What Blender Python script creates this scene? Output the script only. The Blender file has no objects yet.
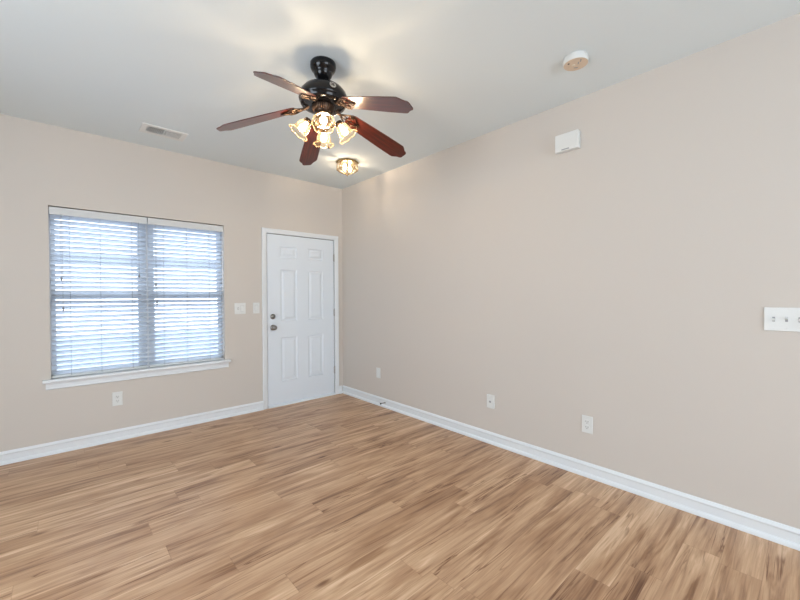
import bpy, bmesh, math, random
from mathutils import Vector, Matrix
random.seed(7)
PI = math.pi
scene = bpy.context.scene
col = scene.collection

# ------------------------------------------------------------------ camera
CAM = (-2.7985, -4.2530, 1.3128)
YAW, PITCH, ROLL, FPX = 0.7345, -0.0127, -0.0043, 373.37
fw = Vector((math.sin(YAW)*math.cos(PITCH), math.cos(YAW)*math.cos(PITCH), math.sin(PITCH)))
rt = Vector((math.cos(YAW), -math.sin(YAW), 0))
up = rt.cross(fw)
r2 = rt*math.cos(ROLL) + up*math.sin(ROLL)
u2 = up*math.cos(ROLL) - rt*math.sin(ROLL)
cd = bpy.data.cameras.new('camera')
cam = bpy.data.objects.new('camera', cd)
col.objects.link(cam)
m = Matrix((r2, u2, -fw)).transposed().to_4x4()
m.translation = Vector(CAM)
cam.matrix_world = m
cd.sensor_width = 36.0
cd.lens = FPX*36.0/800.0
cd.clip_start = 0.02
scene.camera = cam

# ------------------------------------------------------------------ world, lights, exposure
scene.view_settings.view_transform = 'Standard'
scene.view_settings.look = 'None'
scene.view_settings.gamma = 1.0
scene.view_settings.use_curve_mapping = False
scene.view_settings.exposure = -0.26
scene.cycles.use_denoising = True
scene.cycles.max_bounces = 10
scene.cycles.diffuse_bounces = 6
scene.cycles.transparent_max_bounces = 24
scene.cycles.sample_clamp_indirect = 8.0

H = 2.74                  # ceiling height
XL, YR = -4.70, -7.60     # left and rear walls (behind the camera)

wd = bpy.data.worlds.new('daylight')
scene.world = wd
wd.use_nodes = True
bg = wd.node_tree.nodes['Background']
bg.inputs['Color'].default_value = (0.88, 0.93, 1.0, 1)
bg.inputs['Strength'].default_value = 6.0

def area(name, loc, rot, sx, sy, power, color):
    l = bpy.data.lights.new(name, 'AREA')
    l.shape = 'RECTANGLE'; l.size = sx; l.size_y = sy
    l.energy = power; l.color = color
    o = bpy.data.objects.new(name, l)
    o.location = loc; o.rotation_euler = rot
    col.objects.link(o)
    return o
# daylight through the rear opening, then two added fill lights out of view
area('rear_window_daylight', (-1.75, YR+0.02, 1.35), (PI/2, 0, 0), 2.6, 2.1, 44, (0.71, 0.865, 1.0))
area('ceiling_fill', (-1.75, YR+0.12, 0.9), (math.radians(122), 0, 0), 2.4, 1.0, 7, (0.71, 0.865, 1.0))  # added fill, tilted up to brighten the ceiling
area('unseen_side_fill', (XL+0.02, -3.0, 1.4), (PI/2, 0, -PI/2), 1.8, 1.7, 47, (0.71, 0.865, 1.0))  # added fill from an invented side opening, lifts the front half
BULB_FAN, BULB_FLUSH = 250.0, 290.0

# ------------------------------------------------------------------ materials
def mat(name, color, rough=0.5, metal=0.0, noise=0.0, nscale=8.0, bump=0.0, bscale=200.0, coat=0.0, spec=0.5, emit=None, estr=0.0):
    m = bpy.data.materials.new(name); m.use_nodes = True
    nt = m.node_tree; N = nt.nodes; L = nt.links
    b = N['Principled BSDF']
    b.inputs['Roughness'].default_value = rough
    b.inputs['Metallic'].default_value = metal
    b.inputs['Coat Weight'].default_value = coat
    b.inputs['Coat Roughness'].default_value = 0.12
    b.inputs['Specular IOR Level'].default_value = spec
    tc = N.new('ShaderNodeTexCoord')
    nz = N.new('ShaderNodeTexNoise'); nz.inputs['Scale'].default_value = nscale; nz.inputs['Detail'].default_value = 3
    L.new(tc.outputs['Object'], nz.inputs['Vector'])
    mx = N.new('ShaderNodeMix'); mx.data_type = 'RGBA'
    c = Vector(color)
    mx.inputs['A'].default_value = (*(c*(1-noise)), 1)
    mx.inputs['B'].default_value = (*[min(1, v*(1+noise)) for v in c], 1)
    L.new(nz.outputs['Fac'], mx.inputs['Factor'])
    L.new(mx.outputs['Result'], b.inputs['Base Color'])
    if bump:
        n2 = N.new('ShaderNodeTexNoise'); n2.inputs['Scale'].default_value = bscale; n2.inputs['Detail'].default_value = 2
        L.new(tc.outputs['Object'], n2.inputs['Vector'])
        bp = N.new('ShaderNodeBump'); bp.inputs['Strength'].default_value = bump; bp.inputs['Distance'].default_value = 0.002
        L.new(n2.outputs['Fac'], bp.inputs['Height']); L.new(bp.outputs['Normal'], b.inputs['Normal'])
    if emit:
        b.inputs['Emission Color'].default_value = (*emit, 1)
        b.inputs['Emission Strength'].default_value = estr
    return m

M = {}
M['wall'] = mat('beige_wall_paint', (0.590, 0.552, 0.508), 0.75, noise=0.012, nscale=1.5, bump=0.08, bscale=260, spec=0.3)
M['ceiling'] = mat('ceiling_paint', (0.705, 0.775, 0.80), 0.85, noise=0.01, nscale=1.2, bump=0.06, bscale=220, spec=0.2)
M['trim'] = mat('white_trim_paint', (0.73, 0.77, 0.80), 0.38, noise=0.01, nscale=4)
M['door'] = mat('white_door_paint', (0.705, 0.770, 0.835), 0.42, noise=0.01, nscale=3)
M['plate'] = mat('white_plastic', (0.70, 0.72, 0.71), 0.35, noise=0.01)
M['ivory'] = mat('ivory_plastic', (0.78, 0.70, 0.58), 0.45, noise=0.03)
M['aged'] = mat('aged_plastic', (0.66, 0.53, 0.40), 0.5, noise=0.06, nscale=30)
M['dark'] = mat('dark_slot', (0.02, 0.02, 0.02), 0.6)
M['grey'] = mat('grey_plastic', (0.30, 0.31, 0.32), 0.5)
M['black'] = mat('black_enamel', (0.004, 0.004, 0.005), 0.14, spec=0.35)
M['bronze'] = mat('aged_bronze', (0.060, 0.038, 0.026), 0.30, metal=0.85, noise=0.3, nscale=60)
M['bronze_light'] = mat('worn_bronze', (0.20, 0.12, 0.075), 0.32, metal=0.9, noise=0.3, nscale=80)
M['brass'] = mat('antique_brass', (0.36, 0.27, 0.13), 0.32, metal=1.0, noise=0.2, nscale=40)
M['nickel'] = mat('satin_nickel', (0.26, 0.25, 0.24), 0.28, metal=1.0, noise=0.1)
M['steel'] = mat('hinge_steel', (0.42, 0.42, 0.42), 0.35, metal=0.9)
M['slat'] = mat('faux_wood_slat', (0.50, 0.53, 0.56), 0.5, noise=0.01)
M['valance'] = mat('blind_valance', (0.60, 0.62, 0.62), 0.5, noise=0.01)
def add_translucency(m, fac, colr):
    N = m.node_tree.nodes; L = m.node_tree.links
    t = N.new('ShaderNodeBsdfTranslucent'); t.inputs[0].default_value = (*colr, 1)
    x = N.new('ShaderNodeMixShader'); x.inputs[0].default_value = fac
    o = [n for n in N if n.type == 'OUTPUT_MATERIAL'][0]
    L.new(N['Principled BSDF'].outputs[0], x.inputs[1]); L.new(t.outputs[0], x.inputs[2]); L.new(x.outputs[0], o.inputs[0])
add_translucency(M['slat'], 0.60, (0.86, 0.91, 0.97))
M['cord'] = mat('blind_cord', (0.16, 0.17, 0.18), 0.8)
M['tassel'] = mat('cord_tassel', (0.16, 0.15, 0.14), 0.5)
M['frame'] = mat('vinyl_window_frame', (0.62, 0.64, 0.66), 0.45)
M['concrete'] = mat('outside_concrete', (0.20, 0.26, 0.36), 0.9, noise=0.15, nscale=3)
M['porch'] = mat('porch_paint', (0.24, 0.25, 0.27), 0.7, noise=0.1)
M['filament'] = mat('bulb', (1, 0.8, 0.5), 0.3)

def bulbmat(name, color, s):
    m = bpy.data.materials.new(name); m.use_nodes = True
    N = m.node_tree.nodes; N.clear()
    e = N.new('ShaderNodeEmission'); e.inputs['Color'].default_value = (*color, 1); e.inputs['Strength'].default_value = s
    o = N.new('ShaderNodeOutputMaterial'); m.node_tree.links.new(e.outputs[0], o.inputs[0])
    return m
M['fan_bulb'] = bulbmat('lit_fan_bulb', (1.0, 0.82, 0.64), BULB_FAN)
M['flush_bulb'] = bulbmat('lit_flush_bulb', (1.0, 0.80, 0.60), BULB_FLUSH)

def glassmat(name, tint, transp, diff, rough=0.08, ribs=None, gloss=0.45):
    """thin glass: mostly see-through, part diffusing and part glossy"""
    m = bpy.data.materials.new(name); m.use_nodes = True
    N = m.node_tree.nodes; L = m.node_tree.links; N.clear()
    t = N.new('ShaderNodeBsdfTransparent'); t.inputs[0].default_value = (*tint, 1)
    tr = N.new('ShaderNodeBsdfTranslucent'); tr.inputs[0].default_value = (*diff, 1)
    df = N.new('ShaderNodeBsdfDiffuse'); df.inputs[0].default_value = (*diff, 1)
    g = N.new('ShaderNodeBsdfGlossy'); g.inputs['Roughness'].default_value = rough
    a = N.new('ShaderNodeMixShader'); a.inputs[0].default_value = 0.35
    L.new(tr.outputs[0], a.inputs[1]); L.new(df.outputs[0], a.inputs[2])
    b = N.new('ShaderNodeMixShader')
    L.new(a.outputs[0], b.inputs[1]); L.new(t.outputs[0], b.inputs[2]); b.inputs[0].default_value = transp
    if ribs:
        tc = N.new('ShaderNodeTexCoord'); nz = N.new('ShaderNodeTexNoise'); nz.inputs['Scale'].default_value = ribs
        L.new(tc.outputs['Object'], nz.inputs['Vector'])
        mr = N.new('ShaderNodeMapRange'); mr.inputs['From Min'].default_value = 0.35; mr.inputs['From Max'].default_value = 0.65
        mr.inputs['To Min'].default_value = transp-0.009; mr.inputs['To Max'].default_value = transp+0.009
        L.new(nz.outputs['Fac'], mr.inputs['Value']); L.new(mr.outputs[0], b.inputs[0])
    lw = N.new('ShaderNodeLayerWeight'); lw.inputs[0].default_value = 0.25
    fm = N.new('ShaderNodeMath'); fm.operation = 'MULTIPLY'; fm.inputs[1].default_value = gloss
    L.new(lw.outputs['Fresnel'], fm.inputs[0])
    c = N.new('ShaderNodeMixShader'); L.new(fm.outputs[0], c.inputs[0])
    L.new(b.outputs[0], c.inputs[1]); L.new(g.outputs[0], c.inputs[2])
    o = N.new('ShaderNodeOutputMaterial'); L.new(c.outputs[0], o.inputs[0])
    return m
M['shade'] = glassmat('tulip_shade_glass', (1.0, 0.95, 0.86), 0.987, (0.95, 0.76, 0.52), ribs=22, gloss=0.14)
M['rim'] = glassmat('shade_rim_glass', (1.0, 0.95, 0.86), 0.80, (0.95, 0.80, 0.58))
M['clear'] = glassmat('clear_bevel_glass', (1.0, 0.98, 0.94), 0.975, (0.95, 0.9, 0.8))
M['bevel'] = glassmat('bevelled_glass_edge', (0.62, 0.58, 0.52), 0.95, (0.85, 0.78, 0.66))
M['pane'] = glassmat('window_glass', (0.96, 0.98, 1.0), 0.97, (0.9, 0.9, 0.9), 0.02)

def mahogany():
    m = bpy.data.materials.new('mahogany_blade'); m.use_nodes = True
    N = m.node_tree.nodes; L = m.node_tree.links; b = N['Principled BSDF']
    tc = N.new('ShaderNodeTexCoord'); mp = N.new('ShaderNodeMapping'); mp.inputs['Scale'].default_value = (2.2, 34, 34)
    L.new(tc.outputs['Object'], mp.inputs[0])
    nz = N.new('ShaderNodeTexNoise'); nz.inputs['Scale'].default_value = 2.0; nz.inputs['Detail'].default_value = 6; nz.inputs['Distortion'].default_value = 0.6
    L.new(mp.outputs[0], nz.inputs['Vector'])
    cr = N.new('ShaderNodeValToRGB'); e = cr.color_ramp.elements
    e[0].position = 0.32; e[0].color = (0.026, 0.005, 0.004, 1)
    e[1].position = 0.72; e[1].color = (0.135, 0.019, 0.011, 1)
    k = e.new(0.52); k.color = (0.070, 0.010, 0.006, 1)
    L.new(nz.outputs['Fac'], cr.inputs[0]); L.new(cr.outputs[0], b.inputs['Base Color'])
    b.inputs['Roughness'].default_value = 0.33; b.inputs['Coat Weight'].default_value = 0.6; b.inputs['Coat Roughness'].default_value = 0.2
    return m
M['blade'] = mahogany()

def floor_material():
    m = bpy.data.materials.new('oak_laminate_planks'); m.use_nodes = True
    nt = m.node_tree; N = nt.nodes; L = nt.links; b = N['Principled BSDF']
    def math_(op, a, b_=None, c=None):
        n = N.new('ShaderNodeMath'); n.operation = op
        for i, v in enumerate((a, b_, c)):
            if v is None: continue
            if isinstance(v, (int, float)): n.inputs[i].default_value = v
            else: L.new(v, n.inputs[i])
        return n.outputs[0]
    tc = N.new('ShaderNodeTexCoord'); sp = N.new('ShaderNodeSeparateXYZ'); L.new(tc.outputs['Object'], sp.inputs[0])
    X, Y = sp.outputs[0], sp.outputs[1]
    W, LEN = 0.152, 1.22
    ry = math_('DIVIDE', Y, W); row = math_('FLOOR', ry); fy = math_('FRACT', ry)
    wn = N.new('ShaderNodeTexWhiteNoise'); wn.noise_dimensions = '1D'; L.new(row, wn.inputs['W'])
    rx = math_('ADD', math_('DIVIDE', X, LEN), math_('MULTIPLY', wn.outputs['Value'], 7.3))
    pid = math_('FLOOR', rx); fx = math_('FRACT', rx)
    cmb = N.new('ShaderNodeCombineXYZ'); L.new(pid, cmb.inputs[0]); L.new(row, cmb.inputs[1])
    w2 = N.new('ShaderNodeTexWhiteNoise'); w2.noise_dimensions = '2D'; L.new(cmb.outputs[0], w2.inputs['Vector'])
    sc_ = N.new('ShaderNodeSeparateColor'); L.new(w2.outputs['Color'], sc_.inputs[0])
    r1, r2_, r3 = w2.outputs['Value'], sc_.outputs[0], sc_.outputs[1]
    # coordinates along the grain, shifted for every plank
    def coords(sx, sy, extra=0):
        c = N.new('ShaderNodeCombineXYZ')
        L.new(math_('MULTIPLY', X, sx), c.inputs[0])
        L.new(math_('MULTIPLY', Y, sy), c.inputs[1])
        L.new(math_('ADD', math_('MULTIPLY', r2_, 37.0), extra), c.inputs[2])
        return c.outputs[0]
    def noise(v, scale, detail, dist=0.0, rough=0.5):
        n = N.new('ShaderNodeTexNoise'); n.inputs['Scale'].default_value = scale; n.inputs['Detail'].default_value = detail
        n.inputs['Distortion'].default_value = dist; n.inputs['Roughness'].default_value = rough
        L.new(v, n.inputs['Vector']); return n.outputs['Fac']
    broad = noise(coords(0.8, 10.0), 1.6, 4, 1.0)
    grain = noise(coords(1.6, 34.0, 5), 1.5, 6, 0.9, 0.62)
    fine = noise(coords(5.0, 190.0, 9), 1.0, 3)
    vein = noise(coords(0.45, 9.0, 15), 1.7, 4, 1.0, 0.5)
    # base tone
    t = math_('ADD', math_('MULTIPLY', broad, 0.62), math_('MULTIPLY', grain, 0.38))
    t = math_('ADD', t, math_('MULTIPLY', math_('SUBTRACT', r1, 0.5), 0.10))
    cr = N.new('ShaderNodeValToRGB'); e = cr.color_ramp.elements
    e[0].position = 0.34; e[0].color = (0.25, 0.135, 0.075, 1)
    e[1].position = 0.64; e[1].color = (0.68, 0.485, 0.325, 1)
    k = e.new(0.45); k.color = (0.445, 0.272, 0.160, 1)
    k = e.new(0.57); k.color = (0.56, 0.368, 0.225, 1)
    L.new(t, cr.inputs[0])
    def mul(colr, fac, dark):
        n = N.new('ShaderNodeMix'); n.data_type = 'RGBA'; n.blend_type = 'MULTIPLY'
        L.new(fac, n.inputs['Factor']); L.new(colr, n.inputs['A']); n.inputs['B'].default_value = (*dark, 1)
        return n.outputs['Result']
    def ramp(v, a, c):
        n = N.new('ShaderNodeMapRange'); n.interpolation_type = 'SMOOTHSTEP'
        n.inputs['From Min'].default_value = a; n.inputs['From Max'].default_value = c
        L.new(v, n.inputs['Value']); return n.outputs[0]
    c1 = mul(cr.outputs[0], ramp(fine, 0.50, 0.80), (0.80, 0.74, 0.69))
    # thin dark cracks following the grain: where a noise crosses its middle value
    ridge = math_('SUBTRACT', 1.0, math_('MULTIPLY', math_('ABSOLUTE', math_('SUBTRACT', vein, 0.5)), 44.0))
    gate = ramp(noise(coords(1.1, 3.0, 21), 1.4, 2), 0.50, 0.62)
    c2 = mul(c1, math_('MULTIPLY', ramp(ridge, 0.0, 1.0), gate), (0.42, 0.31, 0.24))
    # soft dark streaks
    c3 = mul(c2, math_('MULTIPLY', ramp(noise(coords(1.3, 15.0, 31), 1.5, 4, 0.7), 0.55, 0.70), 0.9), (0.60, 0.50, 0.42))
    c3 = mul(c3, ramp(noise(coords(0.9, 2.6, 51), 1.4, 3, 0.6), 0.47, 0.68), (0.80, 0.74, 0.69))
    # knots
    vo = N.new('ShaderNodeTexVoronoi'); vo.inputs['Scale'].default_value = 1.0
    L.new(coords(2.1, 6.2, 41), vo.inputs['Vector'])
    rndc = N.new('ShaderNodeSeparateColor'); L.new(vo.outputs['Color'], rndc.inputs[0])
    kn = math_('MULTIPLY', math_('SUBTRACT', 1.0, ramp(vo.outputs['Distance'], 0.02, 0.13)), ramp(rndc.outputs[0], 0.30, 0.36))
    c4 = mul(c3, kn, (0.36, 0.26, 0.20))
    # seams
    sy = math_('ADD', math_('LESS_THAN', fy, 0.010), math_('GREATER_THAN', fy, 0.990))
    sx = math_('LESS_THAN', fx, 0.0022)
    seam = math_('MINIMUM', math_('ADD', sy, sx), 1.0)
    hs = N.new('ShaderNodeHueSaturation'); hs.inputs['Value'].default_value = 1.09; L.new(c4, hs.inputs['Color']); c4 = hs.outputs[0]
    c5 = mul(c4, math_('MULTIPLY', seam, 0.38), (0.50, 0.40, 0.33))
    L.new(c5, b.inputs['Base Color'])
    b.inputs['Roughness'].default_value = 0.36
    b.inputs['Specular IOR Level'].default_value = 0.45
    bp = N.new('ShaderNodeBump'); bp.inputs['Strength'].default_value = 0.12; bp.inputs['Distance'].default_value = 0.001
    L.new(math_('SUBTRACT', fine, seam), bp.inputs['Height']); L.new(bp.outputs[0], b.inputs['Normal'])
    return m
M['floor'] = floor_material()

# ------------------------------------------------------------------ mesh helpers
class MB:
    def __init__(s): s.v = []; s.f = []; s.mi = []; s.sm = []
    def add(s, vs, fs, mi=0, smooth=False, T=None):
        o = len(s.v)
        s.v += [tuple(T @ Vector(v)) if T is not None else tuple(v) for v in vs]
        s.f += [tuple(i+o for i in f) for f in fs]
        s.mi += [mi]*len(fs); s.sm += [smooth]*len(fs)
        return s
    def box(s, x0, x1, y0, y1, z0, z1, mi=0, T=None):
        vs = [(x, y, z) for z in (z0, z1) for y in (y0, y1) for x in (x0, x1)]
        fs = [(0, 2, 3, 1), (4, 5, 7, 6), (0, 1, 5, 4), (2, 6, 7, 3), (0, 4, 6, 2), (1, 3, 7, 5)]
        return s.add(vs, fs, mi, False, T)
    def lathe(s, prof, n=32, mi=0, T=None, smooth=True, cap=True, rib=0.0):
        vs = []; fs = []
        for r, z in prof:
            for k in range(n):
                a = 2*PI*k/n
                rr = r*(1+rib*math.cos(a*rib_n)) if rib else r
                vs.append((rr*math.cos(a), rr*math.sin(a), z))
        for i in range(len(prof)-1):
            for k in range(n):
                a, b = i*n+k, i*n+(k+1) % n
                fs.append((a, b, b+n, a+n))
        if cap:
            if prof[0][0] > 1e-6: fs.append(tuple(reversed(range(n))))
            if prof[-1][0] > 1e-6: fs.append(tuple(range((len(prof)-1)*n, len(prof)*n)))
        return s.add(vs, fs, mi, smooth, T)
    def tube(s, pts, r, n=8, mi=0, closed=False, T=None, cap=True):
        pts = [Vector(p) for p in pts]; m_ = len(pts); vs = []; fs = []
        prev = None
        for i, p_ in enumerate(pts):
            a = pts[(i-1) % m_] if (closed or i > 0) else p_
            c = pts[(i+1) % m_] if (closed or i < m_-1) else p_
            d = (c-a).normalized()
            if prev is None:
                ref = Vector((0, 0, 1)) if abs(d.z) < 0.9 else Vector((1, 0, 0))
                x = d.cross(ref).normalized()
            else:
                x = (prev - d*prev.dot(d)).normalized()
            prev = x; y = d.cross(x)
            rr = r[i] if isinstance(r, (list, tuple)) else r
            for k in range(n):
                t = 2*PI*k/n; vs.append(tuple(p_ + x*rr*math.cos(t) + y*rr*math.sin(t)))
        for i in range(m_ if closed else m_-1):
            for k in range(n):
                a, b = i*n+k, i*n+(k+1) % n; c, d2 = ((i+1) % m_)*n+(k+1) % n, ((i+1) % m_)*n+k
                fs.append((a, d2, c, b))
        if not closed and cap:
            fs.append(tuple(range(n))); fs.append(tuple(reversed(range((m_-1)*n, m_*n))))
        return s.add(vs, fs, mi, True, T)
    def prism(s, poly, axis, a0, a1, mi=0, T=None, smooth=False):
        """poly in the two other axes, extruded along axis from a0 to a1"""
        n = len(poly)
        def P(u, v, w):
            return {0: (w, u, v), 1: (u, w, v), 2: (u, v, w)}[axis]
        vs = [P(u, v, a0) for u, v in poly] + [P(u, v, a1) for u, v in poly]
        fs = [tuple(range(n)), tuple(reversed(range(n, 2*n)))] + [(i, i+n, (i+1) % n+n, (i+1) % n) for i in range(n)]
        return s.add(vs, fs, mi, smooth, T)
    def build(s, name, mats, parent=None, bevel=0.0, seg=2, sub=0, matrix=None, solid=0.0):
        me = bpy.data.meshes.new(name); me.from_pydata(s.v, [], s.f)
        for m_ in (mats if isinstance(mats, (list, tuple)) else [mats]): me.materials.append(m_)
        for i, p_ in enumerate(me.polygons): p_.material_index = s.mi[i]; p_.use_smooth = s.sm[i]
        bm = bmesh.new(); bm.from_mesh(me); bmesh.ops.recalc_face_normals(bm, faces=bm.faces); bm.to_mesh(me); bm.free()
        o = bpy.data.objects.new(name, me); col.objects.link(o)
        if parent is not None: o.parent = parent
        if matrix is not None: o.matrix_local = matrix
        if solid:
            md = o.modifiers.new('thickness', 'SOLIDIFY'); md.thickness = solid; md.offset = 0
        if bevel:
            md = o.modifiers.new('bevel', 'BEVEL'); md.width = bevel; md.segments = seg; md.limit_method = 'ANGLE'; md.angle_limit = math.radians(40)
        return o
rib_n = 24

def bx(*a, **k): return MB().box(*a, **k)
def struct(o): o['kind'] = 'structure'; return o
def thing(name, label, cat, loc=(0, 0, 0), rot=(0, 0, 0), group=None):
    o = bpy.data.objects.new(name, None); o.empty_display_size = 0.05
    o.location = loc; o.rotation_euler = rot; col.objects.link(o)
    o['label'] = label; o['category'] = cat
    if group: o['group'] = group
    return o
def copy_tree(o, parent=None):
    c = o.copy(); col.objects.link(c)
    if parent is not None: c.parent = parent
    for ch in [x for x in all_objs() if x.parent == o]: copy_tree(ch, c)
    return c
def all_objs(): return list(col.objects)

# ------------------------------------------------------------------ room shell
WT = 0.16
WX0, WX1, WZ0, WZ1 = -2.880, -1.507, 0.625, 2.072      # front window opening
DX0, DX1, DZ1 = -1.045, -0.124, 2.045                  # front door opening

struct(bx(XL-WT, WT, YR-WT, WT, -0.10, 0).build('floor', M['floor']))
struct(bx(XL-WT, WT, YR-WT, WT, H, H+0.12).build('ceiling', M['ceiling']))

w = MB()
w.box(XL-WT, WX0, 0, WT, 0, H).box(WX0, WX1, 0, WT, 0, WZ0-0.03).box(WX0, WX1, 0, WT, WZ1, H)
w.box(WX1, DX0, 0, WT, 0, H).box(DX0, DX1, 0, WT, DZ1, H).box(DX1, 0, 0, WT, 0, H)
struct(w.build('wall_front', M['wall']))
struct(bx(0, WT, YR-WT, WT, 0, H).build('wall_right', M['wall']))
w = MB()   # left wall with an added, unseen opening for the side fill light
w.box(XL-WT, XL, YR-WT, -3.9, 0, H).box(XL-WT, XL, -2.1, 0, 0, H).box(XL-WT, XL, -3.9, -2.1, 0, 0.55).box(XL-WT, XL, -3.9, -2.1, 2.25, H)
struct(w.build('wall_left', M['wall']))
w = MB()   # rear wall with a wide glazed opening
w.box(XL, -3.05, YR-WT, YR, 0, H).box(-0.45, 0, YR-WT, YR, 0, H).box(-3.05, -0.45, YR-WT, YR, 0, 0.3).box(-3.05, -0.45, YR-WT, YR, 2.4, H)
struct(w.build('wall_rear', M['wall']))

# baseboards with a shoe moulding at their foot
def base_poly(sgn=-1):
    pts = [(0, 0), (0.0245, 0), (0.0245, 0.006), (0.023, 0.014), (0.018, 0.022), (0.0105, 0.027), (0.0095, 0.028), (0.0095, 0.072),
           (0.0135, 0.078), (0.0140, 0.083), (0.0115, 0.089), (0.0060, 0.099), (0.003, 0.101), (0, 0.101)]
    return [(sgn*a, b) for a, b in pts]
def baseboard(name, axis, a0, a1, off, sgn):
    poly = [(off+u, v) for u, v in base_poly(sgn)]
    return struct(MB().prism(poly, axis, a0, a1).build(name, M['trim']))
baseboard('baseboard_front', 0, XL, -1.098, 0, -1)
baseboard('baseboard_front', 0, -0.070, -0.0245, 0, -1)
baseboard('baseboard_right', 1, YR, 0, 0, -1)
baseboard('baseboard_left', 1, YR, 0, XL, 1)
baseboard('baseboard_rear', 0, XL, 0, YR, 1)

# ------------------------------------------------------------------ front door
t = MB()
def casing_poly(x0, x1, flip=False):
    a = [(x0, 0), (x0, -0.012), (x0+0.004, -0.017), (x0+0.010, -0.018), (x0+0.02, -0.016), (x1-0.012, -0.013), (x1-0.004, -0.011), (x1, -0.008), (x1, 0)]
    if flip: a = [(x0+x1-u, v) for u, v in a]
    return a
t.prism(casing_poly(-1.098, -1.042), 2, 0, 2.098)
t.prism(casing_poly(-0.127, -0.071, True), 2, 0, 2.098)
t.prism([(v, 2.044+2.098-u_) for u_, v in casing_poly(2.044, 2.098)], 0, -1.098, -0.071)
struct(t.build('trim_1', M['trim'], bevel=0.0015))
# jambs line the opening; threshold under the leaf
t = MB()
t.box(DX0, DX0+0.002, 0.0, WT, 0, DZ1).box(DX1-0.002, DX1, 0.0, WT, 0, DZ1).box(DX0, DX1, 0.0, WT, DZ1-0.001, DZ1)
t.box(DX0+0.006, DX0+0.03, 0.05, 0.09, 0, DZ1).box(DX1-0.03, DX1-0.006, 0.05, 0.09, 0, DZ1)
struct(t.build('trim_2', M['trim']))
t = MB().prism([(-0.020, 0), (-0.020, 0.010), (-0.012, 0.016), (0.05, 0.018), (0.15, 0.012), (0.15, 0)], 0, DX0+0.006, DX1-0.006)
struct(t.build('trim_3', M['trim']))

LX0, LX1, LZ0, LZ1 = DX0+0.0105, DX1-0.0105, 0.024, DZ1-0.0085
def panelled_leaf():
    """leaf as one mesh: flat face with six recessed and raised panels"""
    cx = (LX0+LX1)/2
    cols_ = [(cx-0.287, cx-0.075), (cx+0.075, cx+0.287)]
    rows = [(0.290, 0.815), (1.010, 1.625), (1.765, 1.900)]
    xs = sorted({LX0, LX1, *[c for p_ in cols_ for c in p_]})
    zs = sorted({LZ0, LZ1, *[c for p_ in rows for c in p_]})
    b = MB(); y = 0.004
    for i in range(len(xs)-1):
        for j in range(len(zs)-1):
            x0, x1, z0, z1 = xs[i], xs[i+1], zs[j], zs[j+1]
            if (x0, x1) in cols_ and (z0, z1) in rows:
                rings = [(0, y), (0.006, y+0.007), (0.016, y+0.009), (0.022, y+0.009), (0.046, y+0.002)]
                vs = []
                for d, yy in rings: vs += [(x0+d, yy, z0+d), (x1-d, yy, z0+d), (x1-d, yy, z1-d), (x0+d, yy, z1-d)]
                fs = []
                for r_ in range(len(rings)-1):
                    for k in range(4): fs.append((r_*4+k, r_*4+(k+1) % 4, (r_+1)*4+(k+1) % 4, (r_+1)*4+k))
                fs.append(tuple(range((len(rings)-1)*4, len(rings)*4)))
                b.add(vs, fs)
            else:
                b.add([(x0, y, z0), (x1, y, z0), (x1, y, z1), (x0, y, z1)], [(0, 1, 2, 3)])
    Y2 = 0.046
    b.add([(LX0, y, LZ0), (LX1, y, LZ0), (LX1, y, LZ1), (LX0, y, LZ1), (LX0, Y2, LZ0), (LX1, Y2, LZ0), (LX1, Y2, LZ1), (LX0, Y2, LZ1)],
          [(4, 5, 6, 7), (0, 1, 5, 4), (1, 2, 6, 5), (2, 3, 7, 6), (3, 0, 4, 7)])
    o = b.build('door_1', M['door'])
    bm = bmesh.new(); bm.from_mesh(o.data); bmesh.ops.remove_doubles(bm, verts=bm.verts, dist=1e-5)
    bmesh.ops.recalc_face_normals(bm, faces=bm.faces); bm.to_mesh(o.data); bm.free()
    return struct(o)
leaf = panelled_leaf()
leaf['label'] = 'white six-panel front door with satin nickel knob and deadbolt'
MY = Matrix(((1, 0, 0, 0), (0, 0, 1, 0), (0, 1, 0, 0), (0, 0, 0, 1)))    # lathe z -> world y
def at(x, y, z, R_=None):
    T = Matrix.Translation((x, y, z))
    return T @ R_ if R_ is not None else T
OUT_Y = Matrix.Rotation(PI/2, 4, 'X')       # lathe axis +z -> -y (into the room)
OUT_X = Matrix.Rotation(-PI/2, 4, 'Y')      # lathe axis +z -> -x (into the room)
gap_shade = MB().box(DX0+0.002, LX0, 0.012, 0.05, LZ0, DZ1-0.001).box(LX1, DX1-0.002, 0.012, 0.05, LZ0, DZ1-0.001).box(LX0, LX1, 0.012, 0.05, LZ1, DZ1-0.001)  # dark strips paint the shadow line of the door gap
struct(gap_shade.build('door_gap_shade', M['dark']))
k = MB().lathe([(0.0, -0.001), (0.033, -0.001), (0.034, 0.004), (0.030, 0.009), (0.014, 0.012), (0.011, 0.030), (0.015, 0.036),
                (0.026, 0.042), (0.0285, 0.052), (0.026, 0.062), (0.017, 0.068), (0.0, 0.069)], 28)
k.build('door_knob', M['nickel'], leaf, matrix=at(-0.970, 0.004, 0.940, OUT_Y))
d = MB().lathe([(0.0, -0.001), (0.031, -0.001), (0.032, 0.006), (0.028, 0.012), (0.016, 0.014), (0.015, 0.018), (0, 0.018)], 28)
d.box(-0.004, 0.004, -0.016, 0.016, 0.017, 0.030)
d.build('deadbolt', M['nickel'], leaf, matrix=at(-0.970, 0.004, 1.068, OUT_Y))
for z in (1.81, 1.09, 0.33):
    h = MB().tube([(0, 0, -0.045), (0, 0, 0.045)], 0.0055, 10)
    h.tube([(0, 0, -0.051), (0, 0, -0.045)], 0.004, 8).tube([(0, 0, 0.045), (0, 0, 0.051)], 0.004, 8)
    h.box(-0.012, 0.0, 0.0035, 0.0058, -0.043, 0.043)
    h.build('door_hinge', M['steel'], leaf, matrix=at(LX1+0.004, -0.0025, z))
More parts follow.
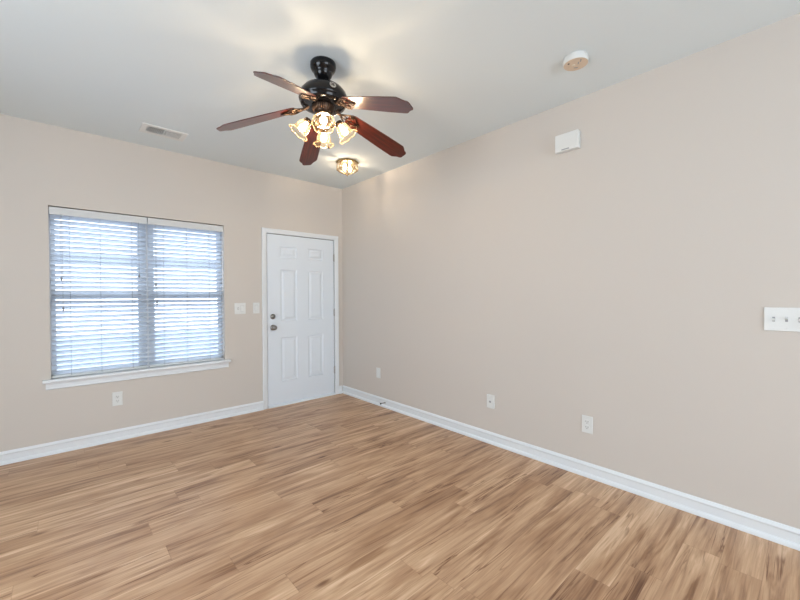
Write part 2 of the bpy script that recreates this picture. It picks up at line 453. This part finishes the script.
# dark-painted shadow gap on the latch side: latch plate
bx(-0.003, 0.001, 0.002, 0.02, -0.028, 0.028).build('latch_plate', M['nickel'], leaf, matrix=at(LX0, 0.004, 0.94))

# ------------------------------------------------------------------ front windows (two double-hung units side by side)
MX = (WX0+WX1)/2
def window(name, x0, x1):
    y0, y1 = 0.095, 0.155
    f = MB()
    f.box(x0, x0+0.014, y0, y1, WZ0, WZ1).box(x1-0.014, x1, y0, y1, WZ0, WZ1)
    f.box(x0, x1, y0, y1, WZ0, WZ0+0.03).box(x0, x1, y0, y1, WZ1-0.03, WZ1)
    root = struct(f.build(name, M['frame'], bevel=0.002))
    zm = 1.335
    for nm, a, b, yy in (('lower_sash', WZ0+0.03, zm+0.030, y0+0.004), ('upper_sash', zm-0.038, WZ1-0.03, y0+0.030)):
        s = MB(); e = 0.024
        s.box(x0+0.014, x0+0.014+e, yy, yy+0.024, a, b).box(x1-0.014-e, x1-0.014, yy, yy+0.024, a, b)
        ea, eb = (e, 0.045) if nm == 'lower_sash' else (0.045, e)
        s.box(x0+0.014, x1-0.014, yy, yy+0.024, a, a+ea).box(x0+0.014, x1-0.014, yy, yy+0.024, b-eb, b)
        so = s.build(nm, M['frame'], root, bevel=0.002)
        bx(x0+0.014+e, x1-0.014-e, yy+0.010, yy+0.014, a+ea, b-eb).build('pane', M['pane'], so)
window('window_1', WX0, MX-0.03)
window('window_2', MX+0.03, WX1)
struct(bx(MX-0.03, MX+0.03, 0.075, 0.158, WZ0, WZ1).build('trim_4', M['frame']))       # mullion post
# stool and apron
s = MB().prism([(0.095, 0.595), (0.095, 0.625), (-0.036, 0.625), (-0.041, 0.621), (-0.043, 0.612), (-0.041, 0.602), (-0.036, 0.597), (-0.028, 0.595)], 0, WX0, WX1)
s.prism([(0.0, 0.595), (0.0, 0.625), (-0.036, 0.625), (-0.041, 0.621), (-0.043, 0.612), (-0.041, 0.602), (-0.036, 0.597), (-0.028, 0.595)], 0, WX0-0.050, WX0)
s.prism([(0.0, 0.595), (0.0, 0.625), (-0.036, 0.625), (-0.041, 0.621), (-0.043, 0.612), (-0.041, 0.602), (-0.036, 0.597), (-0.028, 0.595)], 0, WX1, WX1+0.052)
struct(s.build('trim_5', M['trim']))
ap = MB().prism([(0, 0.5945), (-0.016, 0.5945), (-0.016, 0.588), (-0.013, 0.584), (-0.012, 0.556), (-0.016, 0.552), (-0.016, 0.545), (-0.011, 0.540), (0, 0.539)], 0, WX0-0.032, WX1+0.034)
struct(ap.build('trim_6', M['trim']))

# ------------------------------------------------------------------ blinds
TILT = math.radians(-39)
def slat_mesh(wd_):
    b = MB(); n = 6; hw = 0.025; vs = []; cam_ = 0.0022; th = 0.0026
    for x in (0, wd_):
        for i in range(n+1):
            u_ = -hw + 2*hw*i/n; c_ = cam_*(1-(u_/hw)**2)
            vs.append((x, u_, c_))
        for i in range(n, -1, -1):
            u_ = -hw + 2*hw*i/n; c_ = cam_*(1-(u_/hw)**2) - th
            vs.append((x, u_, c_))
    m_ = 2*(n+1)
    fs = [(i, (i+1) % m_, (i+1) % m_+m_, i+m_) for i in range(m_)] + [tuple(range(m_)), tuple(reversed(range(m_, 2*m_)))]
    b.add(vs, fs)
    return b
def blind(x0, x1, label, ladders, cords):
    root = thing('window_blind', label, 'blind', (x0, 0.040, WZ0), group='white slat blinds in the front window')
    W_ = x1-x0
    def L(x): return x-x0
    bx(0.002, W_-0.002, -0.022, 0.024, 1.400, 1.441).build('head_rail', M['frame'], root)
    bx(0.0, W_, -0.034, -0.025, 1.376, 1.438).build('valance', M['valance'], root, bevel=0.003)
    bx(0.004, W_-0.004, -0.024, 0.024, 0.004, 0.022).build('bottom_rail', M['valance'], root, bevel=0.004)
    n = 32; z0, z1 = 0.045, 1.362
    sm = None
    for i in range(n):
        z = z0 + (z1-z0)*i/(n-1)
        T = Matrix.Translation((0.004, 0, z)) @ Matrix.Rotation(TILT + math.radians(random.uniform(-1.5, 1.5)), 4, 'X') @ Matrix.Rotation(random.uniform(-0.0012, 0.0012), 4, 'Y')
        if sm is None:
            o = slat_mesh(W_-0.008).build('slat', M['slat'], root, matrix=T); sm = o
        else:
            o = sm.copy(); col.objects.link(o); o.parent = root; o.matrix_local = T
    for x in ladders:
        b = MB()
        for yy in (-0.0265, 0.0265): b.tube([(L(x), yy, 0.016), (L(x), yy, 1.41)], 0.0011, 6)
        b.build('ladder_cord', M['cord'], root)
    for x, z in cords:
        b = MB().tube([(L(x), -0.036, 1.385), (L(x), -0.037, z-WZ0+0.02)], 0.0010, 6)
        co = b.build('pull_cord', M['cord'], root)
        MB().lathe([(0.002, 0.030), (0.0045, 0.026), (0.0065, 0.006), (0.006, 0.0), (0, 0.0)], 12).build('tassel', M['tassel'], co, matrix=Matrix.Translation((L(x), -0.037, z-WZ0-0.008)))
    return root
blind(WX0+0.004, MX-0.003, 'white horizontal slat blind in the left half of the window, farther from the door',
      (-2.750, -2.545, -2.315), ((-2.806, 1.455), (-2.797, 1.200), (-2.262, 1.500)))
blind(MX+0.003, WX1-0.004, 'white horizontal slat blind in the right half of the window, nearer the door',
      (-2.062, -1.860, -1.650), ((-2.130, 1.415), (-2.122, 1.245), (-1.535, 0.655)))

# ------------------------------------------------------------------ outside the front window
struct(bx(-9, 5, WT, 14, -0.30, -0.15).build('floor_outside', M['concrete']))
struct(bx(-9, 4, 2.3, 2.45, 1.79, 1.89).build('trim_7', M['porch']))

# ------------------------------------------------------------------ wall plates
def oval(w_, h_, n=20):
    return [(w_/2*math.copysign(abs(math.cos(2*PI*i/n))**0.7, math.cos(2*PI*i/n)), h_/2*math.copysign(abs(math.sin(2*PI*i/n))**0.7, math.sin(2*PI*i/n))) for i in range(n)]
def screw(parent, x, z, y=-0.006):
    MB().lathe([(0, 0), (0.0032, 0), (0.0030, 0.0008), (0, 0.001)], 12).build('screw', M['plate'], parent, matrix=at(x, y, z, OUT_Y))
def plate(parent, w_, h_, T=0.006):
    return bx(-w_/2, w_/2, -T, 0.0, -h_/2, h_/2).build('cover_plate', M['plate'], parent, bevel=0.0025)
def outlet(label, loc, rz, w_=0.076, h_=0.124):
    r = thing('wall_outlet', label, 'outlet', loc, (0, 0, rz), 'duplex outlets low on the walls')
    plate(r, w_, h_)
    for dz in (0.0195, -0.0195):
        q = MB().prism([(u_, v+dz) for u_, v in oval(0.034, 0.029)], 1, -0.0085, -0.005).build('receptacle', M['plate'], r, bevel=0.0006)
        sl = MB().box(-0.0085, -0.006, -0.0090, -0.0083, dz-0.002, dz+0.008).box(0.006, 0.0085, -0.0090, -0.0083, dz-0.002, dz+0.007)
        sl.prism([(0.0028*math.cos(a*PI/6), dz-0.0085+0.0028*math.sin(a*PI/6)) for a in range(12)], 1, -0.0090, -0.0083)
        sl.build('slot', M['dark'], q)
    screw(r, 0, 0)
    return r
RX = -PI/2      # turns a plate facing -y so that it faces -x
outlet('white duplex outlet on the front wall below the window', (-2.439, 0, 0.380), 0)
outlet('white duplex outlet low on the right wall, nearest the camera', (0, -3.166, 0.376), RX)

r = thing('wall_jack', 'small white cover plate low on the right wall, nearest the front door', 'wall plate', (0, -0.765, 0.384), (0, 0, RX))
plate(r, 0.074, 0.120)
bx(-0.0165, 0.0165, -0.0085, -0.005, -0.033, 0.033).build('insert', M['plate'], r, bevel=0.001)
screw(r, 0, 0.048); screw(r, 0, -0.048)

r = thing('phone_jack', 'raised white jack box with a dark port, between two flat plates on the right wall', 'phone jack', (0, -2.352, 0.373), (0, 0, RX))
bx(-0.036, 0.036, -0.020, 0, -0.058, 0.058).build('jack_box', M['plate'], r, bevel=0.003)
bx(-0.010, 0.010, -0.0215, -0.019, -0.008, 0.008).build('port', M['grey'], r, bevel=0.001)
screw(r, 0, 0.04, -0.020); screw(r, 0, -0.04, -0.020)

def switch(name, label, loc, rz, kinds, gang=0.046, h_=0.122):
    n = len(kinds); w_ = 0.074 + gang*(n-1)
    r = thing(name, label, 'light switch', loc, (0, 0, rz))
    plate(r, w_, h_)
    for i, kd in enumerate(kinds):
        x = (i-(n-1)/2)*gang
        if kd == 'toggle':
            q = MB().box(x-0.0052, x+0.0052, -0.0072, -0.005, -0.0125, 0.0125).build('toggle_gap_shade', M['grey'], r)  # grey box paints the shaded slot around the toggle
            tg = bx(-0.0042, 0.0042, -0.014, 0, -0.0045, 0.0045)
            tg.build('toggle', M['plate'], r, bevel=0.001, matrix=at(x, -0.006, 0.002, Matrix.Rotation(math.radians(-28 if i % 2 else 28), 4, 'X')))
        else:
            q = MB().add([(x-0.0165, -0.006, -0.033), (x+0.0165, -0.006, -0.033), (x+0.0165, -0.006, 0.033), (x-0.0165, -0.006, 0.033),
                          (x-0.0165, -0.0110, -0.033), (x+0.0165, -0.0110, -0.033), (x+0.0165, -0.0075, 0.033), (x-0.0165, -0.0075, 0.033)],
                         [(0, 1, 2, 3), (4, 5, 6, 7), (0, 1, 5, 4), (1, 2, 6, 5), (2, 3, 7, 6), (3, 0, 4, 7)])
            q.build('rocker', M['plate'], r, bevel=0.0008)
            bx(x-0.0178, x+0.0178, -0.0066, -0.005, -0.0345, 0.0345).build('rocker_gap_shade', M['grey'], r)  # grey box under the rocker paints the shade in its gap
        screw(r, x, 0.045); screw(r, x, -0.045)
    return r
switch('light_switch', 'double white switch plate between the window and the door', (-1.344, 0, 1.174), 0, ('toggle', 'rocker'))
switch('light_switch', 'single white switch plate right beside the door casing', (-1.165, 0, 1.174), 0, ('rocker',))
switch('light_switch', 'wide white switch plate with three toggles on the right wall at the right edge', (0, -4.160, 1.178), RX, ('toggle',)*3, 0.0475, 0.124)

# door stop on the right baseboard
r = thing('door_stop', 'small dark spring door stop on the right baseboard near the door', 'door stop', (-0.0095, -0.895, 0.055), (0, 0, RX))
MB().lathe([(0, -0.001), (0.010, -0.001), (0.010, 0.003), (0.006, 0.006), (0, 0.006)], 16).build('mounting_cup', M['nickel'], r, matrix=OUT_Y.copy())
pts = [(0.0055*math.cos(a*PI/4), -0.005-0.055*a/96, 0.0055*math.sin(a*PI/4)) for a in range(97)]
MB().tube(pts, 0.0011, 6).build('spring', M['nickel'], r)
MB().lathe([(0, 0), (0.009, 0), (0.0095, 0.010), (0.007, 0.014), (0, 0.0145)], 14).build('rubber_tip', M['dark'], r, matrix=at(0, -0.059, 0, OUT_Y))

# door chime high on the right wall
r = thing('door_chime', 'white door chime box high on the right wall', 'door chime', (0, -3.030, 2.436), (0, 0, RX))
bx(-0.085, 0.085, -0.045, 0, -0.064, 0.064).build('chime_cover', M['plate'], r, bevel=0.005, seg=3)
bx(-0.035, 0.020, -0.0462, -0.0445, -0.057, -0.049).build('vent_slot', M['grey'], r)

# ------------------------------------------------------------------ ceiling smoke detector
r = thing('smoke_detector', 'round beige aged smoke detector on the ceiling near the right wall', 'smoke detector', (-0.487, -3.283, H))
MB().lathe([(0, 0), (0.066, 0), (0.067, -0.004), (0.066, -0.010), (0, -0.010)], 48).build('mounting_base', M['plate'], r)
MB().lathe([(0, -0.010), (0.069, -0.010), (0.071, -0.014), (0.070, -0.030), (0.0695, -0.037), (0.067, -0.040)], 48, cap=False, mi=1).lathe([(0.067, -0.040), (0.030, -0.042), (0, -0.042)], 48, cap=False).build('cover', [M['aged'], M['plate']], r)
for (x, y, w1) in ((-0.037, 0.026, 0.0055),):
    MB().lathe([(0, -0.0425), (w1, -0.0425), (w1, -0.041), (0, -0.041)], 12, T=Matrix.Translation((x, y, 0))).build('indicator', M['dark'], r)
for k in range(3):
    bx(-0.011, 0.011, -0.0028, 0.0028, -0.0432, -0.041, T=Matrix.Translation(((-0.006, -0.020, 0.030)[k], (-0.018, -0.038, 0.012)[k], 0)) @ Matrix.Rotation((0.5, 0.5, -0.9)[k], 4, 'Z')).build('sensor_slot', M['grey'], r)
MB().lathe([(0, -0.044), (0.009, -0.0435), (0.010, -0.041), (0, -0.041)], 16, T=Matrix.Translation((-0.005, 0.010, 0))).build('test_button', M['ivory'], r)

# ------------------------------------------------------------------ ceiling register
r = thing('ceiling_vent', 'white two-way ceiling register near the front wall above the window', 'vent', (-2.130, -0.455, H))
b = MB(); fx_, fy_, gx, gy = 0.168, 0.102, 0.125, 0.062
b.box(-fx_, fx_, gy, fy_, -0.007, 0).box(-fx_, fx_, -fy_, -gy, -0.007, 0).box(-fx_, -gx, -gy, gy, -0.007, 0).box(gx, fx_, -gy, gy, -0.007, 0).box(-0.006, 0.006, -gy, gy, -0.007, 0)
b.build('vent_frame', M['plate'], r, bevel=0.002)
bx(-gx, gx, -gy, gy, -0.0015, -0.0005).build('duct_opening', M['dark'], r)
for side in (-1, 1):
    for i in range(9):
        x = side*(0.012 + 0.0125*(i+0.5))
        T = Matrix.Translation((x, 0, -0.0045)) @ Matrix.Rotation(side*math.radians(42), 4, 'Y')
        bx(-0.0050, 0.0050, -gy, gy, -0.0005, 0.0005, T=T).build('louver', M['plate'], r)
for side in (-1, 1):
    b = MB()
    for i in range(1, 5): b.box(min(side*0.006, side*gx), max(side*0.006, side*gx), -gy+i*gy*0.4-0.001, -gy+i*gy*0.4+0.001, -0.0083, -0.0070)
    b.build('cross_bar', M['plate'], r)

# ------------------------------------------------------------------ flush ceiling light by the door
FL = (-0.525, -0.905, H)
r = thing('flush_ceiling_light', 'lit flush ceiling light of faceted glass in brass frame near the door corner', 'ceiling light', FL, (0, 0, math.radians(12)))
MB().lathe([(0, 0), (0.118, 0), (0.122, -0.006), (0.117, -0.014), (0.107, -0.018), (0, -0.018)], 8, smooth=False).build('ceiling_pan', M['brass'], r)
RT, RB, ZT, ZM, ZB = 0.105, 0.113, -0.018, -0.090, -0.142
def oct_(R_, z, k): a = 2*PI*k/8; return Vector((R_*math.cos(a), R_*math.sin(a), z))
fr = MB(); tip = Vector((0, 0, ZB))
for k in range(8):
    A, B, C_ = oct_(RT, ZT, k), oct_(RB, ZM, k), oct_(RB, ZM, k+1)
    fr.tube([A, B], 0.0030, 6).tube([B, C_], 0.0028, 6).tube([B, tip], 0.0028, 6)
fr.build('frame', M['brass'], r)
for k in range(8):
    A, A2, B, C_ = oct_(RT, ZT, k), oct_(RT, ZT, k+1), oct_(RB, ZM, k), oct_(RB, ZM, k+1)
    for quad in ((A, A2, C_, B), (B, C_, tip)):
        c_ = sum(quad, Vector())/len(quad); n_ = len(quad)
        inner = [q + (c_-q)*0.30 for q in quad]
        b = MB(); b.add([*quad, *inner], [tuple(range(n_, 2*n_))], 0)
        b.add([*quad, *inner], [(i, (i+1) % n_, (i+1) % n_+n_, i+n_) for i in range(n_)], 1)
        b.build('glass_pane', [M['clear'], M['bevel']], r, solid=0.0015)
MB().lathe([(0, ZB-0.012), (0.005, ZB-0.009), (0.007, ZB-0.004), (0.010, ZB+0.002), (0, ZB+0.004)], 12).build('finial', M['brass'], r)
for sx in (-1, 1):
    MB().lathe([(0.011, -0.018), (0.011, -0.038), (0, -0.038)], 12, T=Matrix.Translation((sx*0.038, 0, 0))).build('lamp_holder', M['plate'], r)
    MB().lathe([(0, -0.036), (0.008, -0.038), (0.015, -0.052), (0.017, -0.066), (0.013, -0.080), (0.005, -0.088), (0, -0.089)], 16, T=Matrix.Translation((sx*0.038, 0, 0))).build('light_bulb', M['flush_bulb'], r)

# ------------------------------------------------------------------ ceiling fan
FX, FY = -1.5940, -2.2235
fan = thing('ceiling_fan', 'black ceiling fan with five mahogany blades and four lit tulip glass shades', 'ceiling fan', (FX, FY, H))
def Z(z): return z-H
MB().lathe([(0, 0), (0.074, 0), (0.078, -0.006), (0.078, -0.022), (0.076, -0.034), (0.070, -0.046), (0.061, -0.056), (0.057, -0.062), (0.056, -0.068), (0.050, -0.082), (0.038, -0.097), (0.022, -0.106), (0, -0.108)], 48).build('canopy', M['black'], fan)
MB().lathe([(0, -0.09), (0.0125, -0.09), (0.0125, -0.150), (0, -0.150)], 20).build('down_rod', M['black'], fan)
MB().lathe([(0, Z(2.617)), (0.024, Z(2.617)), (0.030, Z(2.610)), (0.055, Z(2.606)), (0.090, Z(2.596)), (0.120, Z(2.578)), (0.140, Z(2.553)), (0.147, Z(2.530)),
            (0.148, Z(2.516)), (0.145, Z(2.505)), (0.139, Z(2.500)), (0.138, Z(2.488)), (0.132, Z(2.479)), (0.112, Z(2.474)), (0, Z(2.474))], 64).build('motor_housing', M['black'], fan)
# ribbed bronze ring under the motor
rb = MB().lathe([(0, Z(2.475)), (0.070, Z(2.475)), (0.068, Z(2.468)), (0.056, Z(2.440)), (0.054, Z(2.428)), (0, Z(2.428))], 64)
for k in range(28):
    a = 2*PI*k/36
    rb.tube([(0.070*math.cos(a), 0.070*math.sin(a), Z(2.468)), (0.057*math.cos(a), 0.057*math.sin(a), Z(2.440))], 0.0030, 6, mi=1)
rb.build('ribbed_ring', [M['bronze'], M['bronze_light']], fan)
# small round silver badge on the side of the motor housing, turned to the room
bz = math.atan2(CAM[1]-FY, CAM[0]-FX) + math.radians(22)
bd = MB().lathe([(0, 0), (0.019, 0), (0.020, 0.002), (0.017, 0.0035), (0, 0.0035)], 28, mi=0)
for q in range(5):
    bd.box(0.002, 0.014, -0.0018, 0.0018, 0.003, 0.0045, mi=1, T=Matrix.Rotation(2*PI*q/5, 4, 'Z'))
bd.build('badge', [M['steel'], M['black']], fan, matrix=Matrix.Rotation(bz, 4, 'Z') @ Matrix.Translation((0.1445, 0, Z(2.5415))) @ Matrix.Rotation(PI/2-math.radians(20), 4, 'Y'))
MB().lathe([(0, Z(2.430)), (0.052, Z(2.430)), (0.054, Z(2.424)), (0.049, Z(2.416)), (0.049, Z(2.380)), (0.056, Z(2.372)), (0.055, Z(2.362)), (0.045, Z(2.352)), (0.030, Z(2.338)), (0.018, Z(2.330)), (0.012, Z(2.318)), (0, Z(2.314))], 48).build('switch_housing', M['bronze'], fan)

DROOP, BP = math.radians(15.6), math.radians(12)
R0, RZ0, BLEN = 0.170, Z(2.453), 0.485
def blade_outline():
    h0, h1 = 0.052, 0.068
    up_ = [(0.0, 0.034), (0.012, 0.046), (0.03, h0), (0.15, 0.059), (0.30, 0.066), (0.405, h1), (0.425, 0.0670), (0.440, 0.057),
           (0.452, 0.046), (0.462, 0.040), (0.474, 0.036), (0.481, 0.031), (BLEN, 0.022)]
    return up_ + [(BLEN, 0.0)] + [(x, -y) for x, y in reversed(up_)]
def blade_matrix(ang, DROOP):
    u_ = Vector((math.cos(ang)*math.cos(DROOP), math.sin(ang)*math.cos(DROOP), -math.sin(DROOP)))
    t_ = Vector((-math.sin(ang), math.cos(ang), 0)); n_ = u_.cross(t_)
    w_ = t_*math.cos(BP) - n_*math.sin(BP); n2 = u_.cross(w_)
    M_ = Matrix((u_, w_, n2)).transposed().to_4x4()
    M_.translation = Vector((R0*math.cos(ang), R0*math.sin(ang), RZ0))
    return M_
blade0 = iron0 = None
for k in range(5):
    ang = math.radians(212.73 - 72*k + (2.2 if k == 2 else 0))
    Mx = blade_matrix(ang, DROOP + (math.radians(2.2) if k == 4 else 0))
    if blade0 is None:
        blade0 = MB().prism(blade_outline(), 2, -0.003, 0.003).build('blade', M['blade'], fan, bevel=0.0012, matrix=Mx)
        # iron: scroll plate under the blade root, with an arm up to the motor
        g = MB(); zz = -0.0085
        leafp = [(-0.045, 0.010), (-0.02, 0.026), (0.0, 0.042), (0.022, 0.047), (0.040, 0.038), (0.052, 0.022), (0.072, 0.014), (0.092, 0.0),
                 (0.072, -0.014), (0.052, -0.022), (0.040, -0.038), (0.022, -0.047), (0.0, -0.042), (-0.02, -0.026), (-0.045, -0.010)]
        g.tube([(x, y, zz) for x, y in leafp], 0.0048, 8, closed=True)
        for sy in (-1, 1):
            sp_ = [(0.020+(0.019-0.0022*i)*math.cos(0.55*i+PI), sy*(0.022+(0.017-0.002*i)*math.sin(0.55*i)), zz) for i in range(8)]
            g.tube(sp_, 0.0036, 7)
            g.tube([(-0.045, sy*0.008, zz), (-0.02, sy*0.010, zz), (0.005, sy*0.006, zz)], 0.0042, 7)
        g.tube([(-0.01, 0, zz), (0.03, 0, zz), (0.085, 0, zz)], 0.0045, 8)
        for (x, y) in ((0.018, 0.022), (0.018, -0.022), (0.075, 0)):
            g.lathe([(0, -0.0145), (0.004, -0.0140), (0.006, -0.0115), (0.006, -0.003), (0, -0.003)], 10, T=Matrix.Translation((x, y, 0)))
        g.tube([(-0.040, 0, zz), (-0.065, 0, zz+0.002), (-0.085, 0, 0.006), (-0.112, 0, 0.012)], [0.008, 0.009, 0.010, 0.011], 10)
        g.box(-0.120, -0.092, -0.020, 0.020, 0.006, 0.014)
        iron0 = g.build('blade_iron', M['bronze'], fan, matrix=Mx)
    else:
        o = blade0.copy(); col.objects.link(o); o.parent = fan; o.matrix_local = Mx
        o = iron0.copy(); col.objects.link(o); o.parent = fan; o.matrix_local = Mx
# light kit
cam_az = math.degrees(math.atan2(CAM[1]-FY, CAM[0]-FX))
sh0 = None
for k in range(4):
    az = math.radians(cam_az + 90*k)
    A_ = Matrix.Rotation(az, 4, 'Z')
    arm = MB().tube([(0.040, 0, Z(2.352)), (0.058, 0, Z(2.356)), (0.072, 0, Z(2.372)), (0.086, 0, Z(2.382)), (0.096, 0, Z(2.376))], 0.0065, 10)
    # socket frame: origin at the neck, z along the axis pointing out and down
    tilt = math.radians(38)
    S = Matrix.Translation((0.088, 0, Z(2.385))) @ Matrix.Rotation(PI-tilt, 4, 'Y')
    T = A_ @ S
    arm_o = arm.build('light_arm', M['bronze'], fan, matrix=A_)
    MB().lathe([(0, -0.004), (0.020, -0.004), (0.024, 0.002), (0.025, 0.018), (0.023, 0.021), (0, 0.021)], 24).build('socket_cup', M['bronze'], fan, matrix=T)
    b = MB(); n = 48; vs = []; fs = []
    prof = [(0.024, 0.012), (0.027, 0.020), (0.035, 0.032), (0.040, 0.046), (0.042, 0.060), (0.044, 0.074), (0.050, 0.088), (0.059, 0.098), (0.064, 0.102)]
    for i, (rr, zz) in enumerate(prof):
        fl = max(0, (i-3)/5.0)
        for j in range(n):
            a = 2*PI*j/n; w1 = 1 + 0.035*fl*math.cos(8*a)
            vs.append((rr*w1*math.cos(a), rr*w1*math.sin(a), zz + 0.003*fl*math.cos(8*a)))
    for i in range(len(prof)-1):
        for j in range(n):
            fs.append((i*n+j, i*n+(j+1) % n, (i+1)*n+(j+1) % n, (i+1)*n+j))
    b.add(vs, fs, 0, True)
    rim = [((0.064*(1+0.035*math.cos(8*2*PI*j/n)))*math.cos(2*PI*j/n), (0.064*(1+0.035*math.cos(8*2*PI*j/n)))*math.sin(2*PI*j/n), 0.102+0.003*math.cos(8*2*PI*j/n)) for j in range(n)]
    b.tube(rim, 0.0022, 6, closed=True, mi=1)
    b.build('glass_shade', [M['shade'], M['rim']], fan, matrix=T, solid=0.0018)
    MB().lathe([(0, 0.020), (0.009, 0.022), (0.011, 0.040), (0.0175, 0.056), (0.019, 0.067), (0.0155, 0.078), (0.008, 0.084), (0, 0.085)], 20).build('light_bulb', M['fan_bulb'], fan, matrix=T)
# pull chains hanging from the switch housing
for az, zl in ((-10, 2.225), (150, 2.215)):
    a = math.radians(az); x, y = 0.034*math.cos(a), 0.034*math.sin(a)
    c = MB().tube([(x, y, Z(2.345)), (x, y, Z(zl+0.02))], 0.0011, 6)
    for q in range(20): c.lathe([(0, -0.0016), (0.0016, 0), (0, 0.0016)], 6, T=Matrix.Translation((x, y, Z(zl+0.024+q*0.0045))))
    ch = c.build('pull_chain', M['brass'], fan)
    MB().lathe([(0, 0.020), (0.004, 0.017), (0.0062, 0.006), (0.004, 0.0), (0, 0)], 12).build('chain_fob', M['bronze'], ch, matrix=Matrix.Translation((x, y, Z(zl))))
